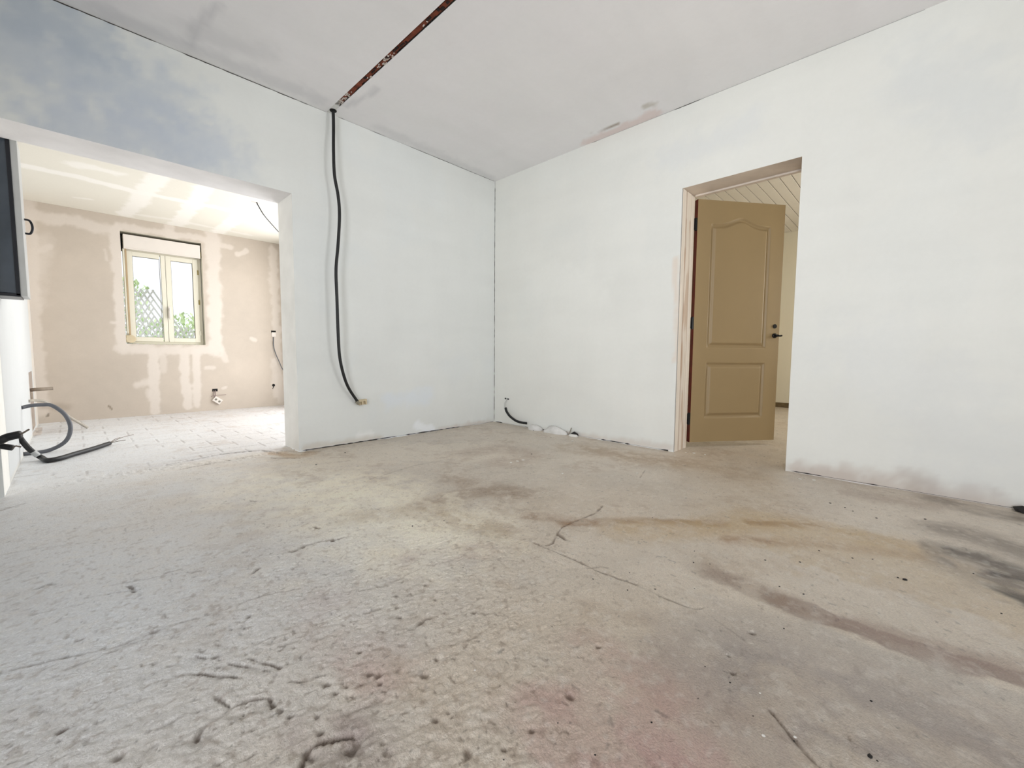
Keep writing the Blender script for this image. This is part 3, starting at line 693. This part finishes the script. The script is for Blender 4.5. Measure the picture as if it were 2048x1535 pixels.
# ================================================================== FAR WINDOW
wy = D+.075
win = empty('window_1', ((WX0+WX1)/2, wy, WZ0), kind='structure', label='cream two-sash window with roller shutter box')
OFF = (-(WX0+WX1)/2, -wy, -WZ0)
def wp(mb, name, m, bevel=.002, parent=win, **kw):
    o = mb.build(name, m, parent, bevel=bevel, **kw)
    if parent is win: o.location = OFF
    return o
FX0, FX1, FZ0, FZ1 = WX0+.018, WX1-.006, WZ0+.004, 1.985
b = MB(); b.box(FX0, FX0+.035, wy, wy+.06, FZ0, FZ1); b.box(FX1-.045, FX1, wy, wy+.06, FZ0, FZ1)
b.box(FX0+.035, FX1-.045, wy, wy+.06, FZ0, FZ0+.035); b.box(FX0+.035, FX1-.045, wy, wy+.06, FZ1-.03, FZ1); wp(b, 'window_frame', M_pvc)
mid = -2.478
for (a, c, side) in ((FX0+.028, mid-.002, 0), (mid+.002, FX1-.035, 1)):
    st = .052; z0, z1 = FZ0+.028, FZ1-.022; y0_, y1_ = wy-.018, wy+.035
    b = MB(); b.box(a, a+st, y0_, y1_, z0, z1); b.box(c-st+(.010 if side == 0 else 0), c, y0_, y1_, z0, z1); b.box(a+st, c-st, y0_, y1_, z0, z0+st); b.box(a+st, c-st, y0_, y1_, z1-st, z1)
    sash = wp(b, 'sash', M_pvc)
    g = MB(); g.box(a+st-.004, c-st+.004, wy+.006, wy+.010, z0+st-.004, z1-st+.004); g.build('pane', M_glass, sash)
    g = MB()
    for q in (a+st, c-st-.004): g.box(q, q+.004, wy-.006, wy+.004, z0+st, z1-st)
    for q in (z0+st, z1-st-.004): g.box(a+st, c-st, wy-.006, wy+.004, q, q+.004)
    g.build('glazing_seal', M_seal, sash)
for z in (1.02, 1.42, 1.80):
    b = MB(); b.tube([(FX1-.033, wy-.022, z-.03), (FX1-.033, wy-.022, z+.03)], .007, 8); wp(b, 'window_hinge', M_brass if z > 1.1 else M_pvc, 0)
b = MB(); b.box(mid+.006, mid+.034, wy-.03, wy-.018, 1.20, 1.34); b.box(mid+.012, mid+.028, wy-.055, wy-.03, 1.29, 1.32); b.box(mid+.012, mid+.028, wy-.06, wy-.045, 1.18, 1.32); wp(b, 'window_handle', M_pvcw)
# roller shutter box + strap
sb = empty('shutter_box', ((WX0+WX1)/2, D+.03, 2.0), label='pale roller shutter box above the far window', cat='shutter')
b = MB(); b.box(WX0+.024, WX1-.014, D+.004, D+.16, 1.985, 2.142); o = b.build('casing', M_pvcw, sb, bevel=.004); o.location = (-(WX0+WX1)/2, -D-.03, -2.0)
b = MB(); b.box(WX0+.024, WX1-.014, D+.0, D+.01, 1.975, 1.989); o = b.build('lower_lip', M_pvcw, sb, bevel=.002); o.location = (-(WX0+WX1)/2, -D-.03, -2.0)
b = MB(); b.box(WX1-.014, WX1-.004, D+.03, D+.10, 1.99, 2.06); o = b.build('end_bracket', M_brass, sb); o.location = (-(WX0+WX1)/2, -D-.03, -2.0)
b = MB(); b.box(WX0, WX1, D+.17, D+.30, 1.99, WZ1); b.build('trim_11', M_hole, kind='structure', label='dark cavity above the shutter box')
sw = empty('strap_winder', (WX0+.045, D+.03, .89), label='cream shutter strap winder at the lower left of the far window', cat='winder')
b = MB(); n = 20; rr = .046
b.tube([(0, -.032, .035), (0, .02, .035)], rr, n); b.box(-.044, .0, -.03, .02, -.005, .078); b.build('winder_case', M_conn, sw, bevel=.003)
b = MB(); b.box(-.012, .004, -.004, -.001, .08, 1.10); b.build('strap', mat('tan_strap', tuple(srgb(176, 152, 120)), .8), sw)
b = MB(); b.box(-.026, -.016, -.004, .004, .1, 1.08); b.build('guide_rod', M_pvc, sw)

# outside: ground, trellis, hedge
b = MB(); b.box(-40, 40, D+.35, 60, -.45, -.4); b.box(-40, 40, -40, Y0-.2, -.45, -.4); b.build('ground', M_ground, kind='structure', label='pale gravel ground outside the window')
tr = empty('trellis_panel', (-2.4, 4.05, -.4), label='white diamond trellis with sloping top outside the far window', cat='trellis')
b = MB(); yt = 4.05; top = lambda x: 1.72 if x < -2.78 else (1.62-.0*x if x < -2.52 else 1.22-.25*(x+2.52))
def lat(mb, sgn):
    xa, xb = -3.4, -1.6; p = .062
    n_ = int((xb-xa+3)/p)
    for i in range(n_+40):
        c = xa-2.4+i*p
        # bar: x = c + sgn*(z+.4)*.5
        pts = []
        for zz in np.linspace(-.3, 1.75, 60):
            xx = c+(zz+.4)*.55 if sgn > 0 else -5-c+(-(zz+.4)*.55)+.0
            pts.append((xx, zz))
        run = [q for q in pts if xa < q[0] < xb and q[1] < top(q[0])]
        if len(run) < 2: continue
        (x1_, z1_), (x2_, z2_) = run[0], run[-1]; dx, dz = x2_-x1_, z2_-z1_; L = math.hypot(dx, dz); nx, nz = -dz/L*.009, dx/L*.009
        yy = yt+(.0 if sgn > 0 else .009)
        mb.add([(x1_+nx, yy, z1_+nz), (x2_+nx, yy, z2_+nz), (x2_-nx, yy, z2_-nz), (x1_-nx, yy, z1_-nz), (x1_+nx, yy+.008, z1_+nz), (x2_+nx, yy+.008, z2_+nz), (x2_-nx, yy+.008, z2_-nz), (x1_-nx, yy+.008, z1_-nz)],
               [(0, 1, 2, 3), (4, 7, 6, 5), (0, 4, 5, 1), (3, 2, 6, 7), (0, 3, 7, 4), (1, 5, 6, 2)])
lat(b, 1); lat(b, -1)
o = b.build('lattice', M_trellis, tr, kind='stuff'); o.location = (2.4, -4.05, .4)
b = MB()
for x in (-3.42, -1.6):
    b = MB(); b.box(x-.02, x+.02, 4.03, 4.08, -.4, 1.75); o = b.build('frame_post', M_trellis, tr); o.location = (2.4, -4.05, .4)
hd = empty('hedge', (-2.2, 5.6, -.4), label='light green hedge behind the trellis outside the far window', cat='hedge')
b = MB(); rnd = random.Random(11)
for i in range(9000):
    x = rnd.uniform(-2.2, 2.2); z = rnd.uniform(0, (2.3 if x < -.25 else 1.75)+.08*math.sin(x*7)); yv = rnd.uniform(-.35, .35)
    s = rnd.uniform(.03, .055); m_ = Matrix.Rotation(rnd.uniform(0, 6.3), 3, 'Z') @ Matrix.Rotation(rnd.uniform(-1.2, 1.2), 3, 'X')
    b.add([tuple(Vector((x, yv, z))+m_ @ Vector(q)) for q in ((-s*.5, 0, 0), (0, 0, -s), (s*.5, 0, 0), (0, .008, s))], [(0, 1, 2, 3)])
b.build('foliage', M_leaf, hd, kind='stuff')
b = MB()
for i in range(9): b.tube([(-2+.5*i, 0, 0), (-1.95+.5*i, .05, .7), (-2.05+.5*i, 0, 1.2)], [.02, .014, .006], 6)
b.build('stem', mat('hedge_stem', tuple(srgb(90, 70, 50)), .9), hd)

# ================================================================== CABLES
def cable(name, pts, rad, m, label, cat='cable', parent=None, sub=10, n=12, extra=None):
    P = curve(pts, sub); o0 = P[0]
    mb = MB(); mb.tube(P, rad, n)
    return mb.build(name, m, parent, smooth=True, origin=tuple(map(float, o0)), label=label, cat=cat)
def onA(px, py, off): p = at(px, py, 1, -off); return p
# main black cable hanging against the left wall
mc = empty('hanging_cable', (-1.79, -.05, H), label='long black cable hanging from the ceiling hole down the left wall', cat='cable')
offs = [(666, 226, .05), (667, 250, .06), (667, 300, .08), (669, 350, .085), (676, 390, .09), (679, 430, .095), (676, 490, .10), (672, 540, .10), (674, 600, .10), (676, 660, .10),
        (679, 710, .09), (686, 745, .08), (697, 775, .06), (716, 804, .03)]
P = [onA(*q) for q in offs]; P[0] = P[1]+np.array([0, 0, .12])
P = [p-np.array([-1.79, -.05, H]) for p in P]
b = MB(); b.tube(curve(P, 8), .012, 12); b.build('sheath', M_black, mc, smooth=True)
b = MB(); e = P[-1]; b.tube([e+np.array([-.012, 0, .012]), e+np.array([.006, .0, -.012])], .016, 10); b.build('end_collar', mat('grey_collar', tuple(srgb(140, 135, 118)), .5), mc, smooth=False)
cn = MB(); cp = onA(725, 804, .03)
cn.box(-.034, .036, -.012, .012, .008, .026); cn.box(-.034, -.026, -.012, .012, -.022, .01); cn.box(.022, .036, -.012, .012, -.022, .012); cn.box(-.01, .004, -.01, .012, -.02, .01); cn.box(-.03, .03, .006, .012, -.022, .01)
cc = cn.build('connector', M_conn, mc, bevel=.002); cc.location = cp-np.array([-1.79, -.05, H]); cc.rotation_euler = (0, R(-4), 0)
b = MB(); b.tube([(0, 0, -.001), (0, 0, .004)], .026, 18); o = b.build('cable_hole', M_hole, label='small dark round cable hole at the ceiling edge', cat='hole'); o.location = (float(P[0][0])-1.79, float(P[0][1])-.05, H-.003)

# short black cable at the foot of the right wall
def onB(px, py, off): return at(px, py, 0, -off)
sc = empty('short_cable', tuple(onB(1016, 800, .01)), label='short black cable curling from the right wall to the floor by the corner', cat='cable')
o0 = onB(1016, 800, .01)
P = [onB(1014, 800, .0), onB(1010, 806, .03), onB(1010, 818, .04)]
b = MB(); b.tube([p-o0 for p in curve(P, 6)], .007, 8); b.build('stripped_core', mat('pale_core', tuple(srgb(205, 205, 200)), .6), sc, smooth=True)
P = [onB(1011, 815, .04), onB(1013, 822, .045), onB(1020, 832, .05), onB(1032, 841, .05), onB(1043, 844.5, .045), onB(1053, 846, .04)]
b = MB(); b.tube([p-o0 for p in curve(P, 6)], .013, 10); b.build('sheath', M_black, sc, smooth=True)
for px, py in ((1011, 797), (1016, 798)):
    b = MB(); q = onB(px, py, .008)-o0; b.tube([q+np.array([.01, 0, 0]), q+np.array([-.006, 0, .004])], .008, 8); b.build('wire_clip', M_black, sc)

# conduits at the left side wall
P = [at(43, 815, 0, XL), at(60, 811, 1, 1.42), at(85, 809, 1, 1.40), at(105, 811, 1, 1.38), at(130, 829, 1, 1.34), at(141, 855, 1, 1.31), at(131, 882, 1, 1.30), at(97, 901, 1, 1.30), at(47, 911, 0, XL)]
P = [np.array([p[0], p[1], max(p[2], .016)]) for p in P]
cable('conduit', P, .014, M_greycond, 'grey conduit looping out of the left side wall and back to the floor', 'conduit')
P = [at(57, 802, 0, XL), at(70, 800, 1, 2.22), at(90, 803, 1, 2.25), at(112, 815, 1, 2.3), at(140, 834, 1, 2.4), at(160, 846, 1, 2.45), at(175, 857, 1, 2.48)]
P = [np.array([p[0], p[1], max(p[2], .014)]) for p in P]
cable('conduit', P, .012, M_palecond, 'pale open-ended conduit arching from the side wall behind the grey loop', 'conduit')
bc = empty('floor_cable', tuple(at(38, 872, 0, XL)), label='black cable bent along the floor with bare wire ends, left of the opening', cat='cable'); o0 = at(38, 872, 0, XL)
P = [at(37, 871, 0, XL), at(45, 882, 1, 1.03), at(58, 897, 1, 1.01), at(72, 908, 1, 1.0), at(84, 917, 1, .99)]
P2 = [(95, 920), (120, 916), (150, 907), (185, 897), (219, 886)]
P += [at(x, y, 2, .018) for x, y in P2]
P = [np.array([p[0], p[1], max(p[2], .018)]) for p in P]
b = MB(); b.tube([p-o0 for p in curve(P, 8)], .0165, 12); b.build('sheath', M_black, bc, smooth=True)
b = MB(); q = [at(66, 903, 1, 1.0)-o0, at(76, 911, 1, 1.0)-o0]; b.tube(q, .0178, 12); b.build('tape', M_light, bc, label='pale tape wrap')
b = MB(); e = P[-1]-o0
for dx, dy, dz in ((.16, .12, .035), (.10, .02, .01), (.07, .06, .03)): b.tube(curve([e, e+np.array([dx*.5, dy*.5, dz*.8]), e+np.array([dx, dy, dz])], 4), .0025, 6)
b.build('bare_wire', M_copper, bc)
for nm, p0, p1, r_, lab in (('cut_cable', (-10, 882), (41, 868), .019, 'upper cut black cable end poking in at the left frame edge'), ('cut_cable', (-10, 892), (25, 895), .0155, 'lower cut black cable end poking in at the left frame edge')):
    yo = -.30 if r_ > .018 else -.08; o0 = at(*p1, 1, yo); st_ = at(*p0, 1, yo+.03); st0 = st_+np.array([-.06, -yo-.04, .02 if r_ > .018 else -.05])
    ce = empty(nm, tuple(o0), label=lab, cat='cable')
    b = MB(); b.tube([p-o0 for p in curve([st0, st_, (st_+o0)/2+np.array([0, 0, .003]), o0], 6)], r_, 12); b.build('sheath', M_black, ce, smooth=True)
    b = MB(); b.tube([(0, 0, 0), (.012, 0, .008), (.03, 0, .022 if r_ > .018 else .0)], .0045, 6); b.build('bare_wire', M_copper, ce)

# pipe in the chase
pp = empty('water_pipe', (XL-.03, 2.60, .4), label='dusty elbow pipe sticking out of the wall chase at the far left', cat='pipe')
b = MB(); b.tube([(.0, 0, .0), (.05, 0, .008), (.17, 0, .012)], .016, 12); b.build('stub', M_pipe, pp, smooth=True)
b = MB(); b.tube([(.0, 0, .0), (.01, 0, -.03), (.012, 0, -.10)], [.02, .024, .024], 12); b.build('elbow', M_pipe, pp, smooth=True)
b = MB(); b.tube(curve([(.0, -.05, -.36), (.01, -.05, -.1), (-.005, -.04, .16)], 6), .012, 8); b.build('riser', mat('rusty_riser', tuple(srgb(150, 110, 96)), .7, noise=.5, nscale=20), pp, smooth=True)
b = MB(); b.tube(curve([(.02, -.13, -.36), (.012, -.12, -.1), (.0, -.11, .16)], 6), .008, 8); b.build('thin_riser', M_palecond, pp, smooth=True)
b = MB(); rnd = random.Random(21)
for i in range(14):
    y_ = rnd.uniform(2.34, 2.82); s = rnd.uniform(.01, .03); b.box(XL+rnd.uniform(-.05, .0), XL+rnd.uniform(.01, .05), y_-s, y_+s, 0, rnd.uniform(.008, .03))
b.build('rubble', M_plasterbit, label='small plaster rubble under the pipe chase', cat='rubble', kind='stuff')

# wall cabinet at the left of the opening
cb = empty('wall_cabinet', (XL, .34, 1.1), label='dark metal wall cabinet with pale door and loop handle, top left edge', cat='cabinet')
b = MB(); b.box(.0, .080, 0, .24, .012, .9); b.build('body', M_panel, cb, bevel=.003)
b = MB(); b.box(.076, .092, -.006, .005, 0, .9); b.box(.0, .092, -.006, .24, -.006, .012); b.build('edge_frame', M_frame, cb, bevel=.001)
b = MB(); b.box(.092, .120, 0, .24, 0, .9); b.build('cabinet_door', M_light, cb, bevel=.002)
b = MB(); zc = .44
b.tube(curve([(.118, .18, zc+.042), (.142, .18, zc+.038), (.152, .18, zc), (.142, .18, zc-.038), (.118, .18, zc-.042)], 5), .006, 8); b.build('handle', M_frame, cb, smooth=True)

# far wall fittings
def farp(px, py, off=0): return at(px, py, 1, D-off)
q = farp(430, 783); o0 = q
so = empty('dangling_socket', tuple(q), label='white double socket dangling by wires from the far wall', cat='socket')
b = MB(); b.box(-.03, .03, -.003, .002, .005, .04); b.build('wall_hole', M_hole, so)
b = MB()
for x in (-.012, .006): b.tube(curve([(x, 0, .02), (x-.006, -.02, -.03), (x, -.02, -.075)], 5), .004, 6)
b.tube(curve([(-.05, -.02, -.06), (0, -.025, -.045), (.12, -.02, -.045)], 5), .003, 6)
b.build('loose_wire', mat('mauve_wire', tuple(srgb(140, 120, 118)), .6), so, smooth=True)
b = MB(); rot = Matrix.Rotation(R(38), 3, 'Y'); b.box(-.05, .05, -.02, .012, -.035, .035, rot=rot); f = b.build('socket_plate', M_pvcw, so, bevel=.004); f.location = (.02, -.01, -.115)
b = MB()
for x in (-.024, .024): 
    c0 = rot @ Vector((x, -.0215, 0)); c1 = rot @ Vector((x, -.018, 0)); b.tube([c0, c1], .014, 12)
f = b.build('socket_well', M_seal, so); f.location = (.02, -.01, -.115)
q = farp(547, 667)
sx = empty('switch_box', tuple(q), label='small white wall box with a grey cable hanging from it, far wall right', cat='box')
b = MB(); b.box(-.03, .03, -.004, .002, .01, .045); b.build('wall_hole', M_hole, sx)
b = MB(); b.box(-.026, .03, -.012, .002, -.045, .02); b.build('box_cover', M_pvcw, sx, bevel=.003)
P = [farp(547, 674, .012)-q, farp(547, 690, .02)-q, farp(551, 706, .03)-q, farp(558, 722, .04)-q, farp(566, 739, .05)-q, farp(574, 742, .05)-q]
b = MB(); b.tube(curve(P, 6), .006, 8); b.build('cable', M_greycond, sx, smooth=True)
q = farp(547, 770)
b = MB(); b.tube([(0, -.004, 0), (0, .002, 0)], .02, 10); b.tube([(0, -.004, -.02), (-.015, -.01, -.05)], .004, 6); o = b.build('junction_hole', M_hole, label='small dark hole with a wire stub low on the far wall', cat='hole'); o.location = q
q = at(513, 405, 2, H2)
P = [at(513, 404, 2, H2), at(517, 412, 2, H2-.03), at(528, 430, 2, H2-.09), at(545, 450, 2, H2-.13), at(560, 466, 2, H2-.16), at(575, 478, 2, H2-.2)]
cable('ceiling_cable', P, .0055, M_black, 'thin black cable hanging from the far room ceiling')
b = MB(); b.box(-.05, .03, -.012, .012, -.002, .001); o = b.build('ceiling_slot', M_plasterbit, label='small chipped slot where the ceiling cable comes out', cat='hole'); o.location = q

# ================================================================== DEBRIS
def lump(name, c, sx_, sy_, sz_, m, seed, label, cat, sub=3, amp=.35, **kw):
    bm = bmesh.new(); bmesh.ops.create_icosphere(bm, subdivisions=sub, radius=1)
    rs = seed*3.1
    for v in bm.verts:
        p = v.co; n_ = float(fbm(np.array([p.x*1.3+p.z+rs]), np.array([p.y*1.3-p.z+rs]), 1.6, 3, seed)[0])-.5
        v.co *= 1+n_*amp*2; v.co.x *= sx_; v.co.y *= sy_; v.co.z = max(v.co.z, -.25)*sz_
    me = bpy.data.meshes.new(name); bm.to_mesh(me); bm.free(); me.materials.append(m)
    me.polygons.foreach_set('use_smooth', [sub > 2]*len(me.polygons))
    o = link(name, me, label=label, cat=cat, **kw); o.location = c; return o
lump('plaster_lump', (-.05, -.66, .004), .05, .085, .045, M_bag, 3, 'smaller white plaster lump at the foot of the right wall, by the short cable', 'plaster')
lump('plaster_lump', (-.05, -.92, .004), .055, .13, .062, M_bag, 5, 'larger white plaster lump at the foot of the right wall', 'plaster')
b = MB(); b.tube([(0, 0, 0), (-.005, -.03, .07)], .006, 6); b.tube([(0, -.01, 0), (-.01, .03, .03)], .005, 6); o = b.build('wire_stub', M_palecond, label='stiff wire stub beside the larger plaster lump', cat='wire'); o.location = (-.03, -1.08, .004)
lump('rubble_chunk', (-.03, -1.14, .006), .02, .045, .03, M_debris, 8, 'dark rubble chunk behind white flakes at the foot of the right wall', 'rubble', 2)
lump('plaster_flake', (-.06, -1.15, .003), .02, .06, .018, M_chip, 9, 'white plaster flake in front of the dark rubble chunk', 'plaster', 2)
lump('dark_offcut', tuple(at(2044, 1024, 2, 0)+np.array([0, 0, .01])), .035, .035, .022, M_debris, 12, 'black offcut on the floor at the right frame edge', 'offcut', 1)
bits = [(1067, 861), (1102, 875), (1063, 908), (1690, 1015), (1706, 1022), (1660, 1006), (1753, 1036), (1850, 1038), (1638, 1101), (1705, 1116), (1745, 1118), (1600, 1124), (1530, 1120),
        (1810, 1159), (1796, 1155), (2003, 1227), (1947, 1147), (1559, 1173), (1607, 1188), (1420, 1128), (1568, 1257), (953, 1358), (1030, 1405), (1008, 1520), (1212, 1520), (1190, 1510), (1303, 1445),
        (1259, 1145), (1104, 1254), (1186, 1158), (1389, 1102), (1387, 1125), (1389, 1177), (888, 1041), (825, 1052), (615, 1006), (632, 929), (690, 905), (1140, 1446), (1116, 1446), (1396, 1397), (1506, 1432),
        (1740, 1513), (1755, 1522), (1588, 1482), (1305, 1035), (1310, 1178), (1255, 1180), (926, 1135), (1742, 1402), (1410, 1333), (1460, 1365)]
proto = None; rnd = random.Random(4)
for i, (px, py) in enumerate(bits):
    p = at(px, py, 2, 0); dist = np.linalg.norm(p-CAM)
    s = dist/F*(1.5 if py < 1500 else 1.8)*rnd.uniform(.7, 1.3)
    if (px, py) in ((1810, 1159), (1740, 1513)): s *= 1.9
    if proto is None:
        proto = lump('debris_bit', p, 1, .7, .6, M_debris, 31, 'tiny dark debris crumb lying on the concrete floor', 'debris', 1, group='dark debris crumbs scattered on the floor'); o = proto
    else:
        o = proto.copy(); COL.objects.link(o)
    big = {(1810, 1159): 'largest black crumb on the pale floor above the mortar band', (1740, 1513): 'black crumb in a hollow at the bottom right of the floor', (953, 1358): 'single black crumb on the rough foreground screed', (1588, 1482): 'black crumb sitting in the short diagonal crack'}.get((px, py))
    if big: o['label'] = big
    else: o['label'] = 'tiny dark debris crumb lying on the concrete floor'
    o.location = (p[0], p[1], p[2]+.001); o.scale = (s, s*rnd.uniform(.7, 1.5), s*.8); o.rotation_euler = (0, 0, rnd.uniform(0, 6))
wb = [(1022, 925), (1035, 922), (1046, 920), (1372, 905), (1388, 906), (1410, 909), (1145, 882), (1350, 912), (1600, 958), (1628, 960), (1125, 947), (1274, 946), (950, 1341), (1520, 1387), (1527, 1472), (1590, 1475), (700, 897), (1005, 878)]
proto = None
for i, (px, py) in enumerate(wb):
    p = at(px, py, 2, 0); dist = np.linalg.norm(p-CAM); s = dist/F*2.4*rnd.uniform(.7, 1.3)
    if proto is None: proto = lump('plaster_chip', p, 1, .7, .3, M_chip, 33, 'tiny white plaster chip lying on the concrete floor', 'plaster', 1, group='white plaster chips scattered on the floor'); o = proto
    else: o = proto.copy(); COL.objects.link(o)
    o.location = (p[0], p[1], p[2]+.002); o.scale = (s, s*rnd.uniform(.7, 1.6), s); o.rotation_euler = (0, 0, rnd.uniform(0, 6))
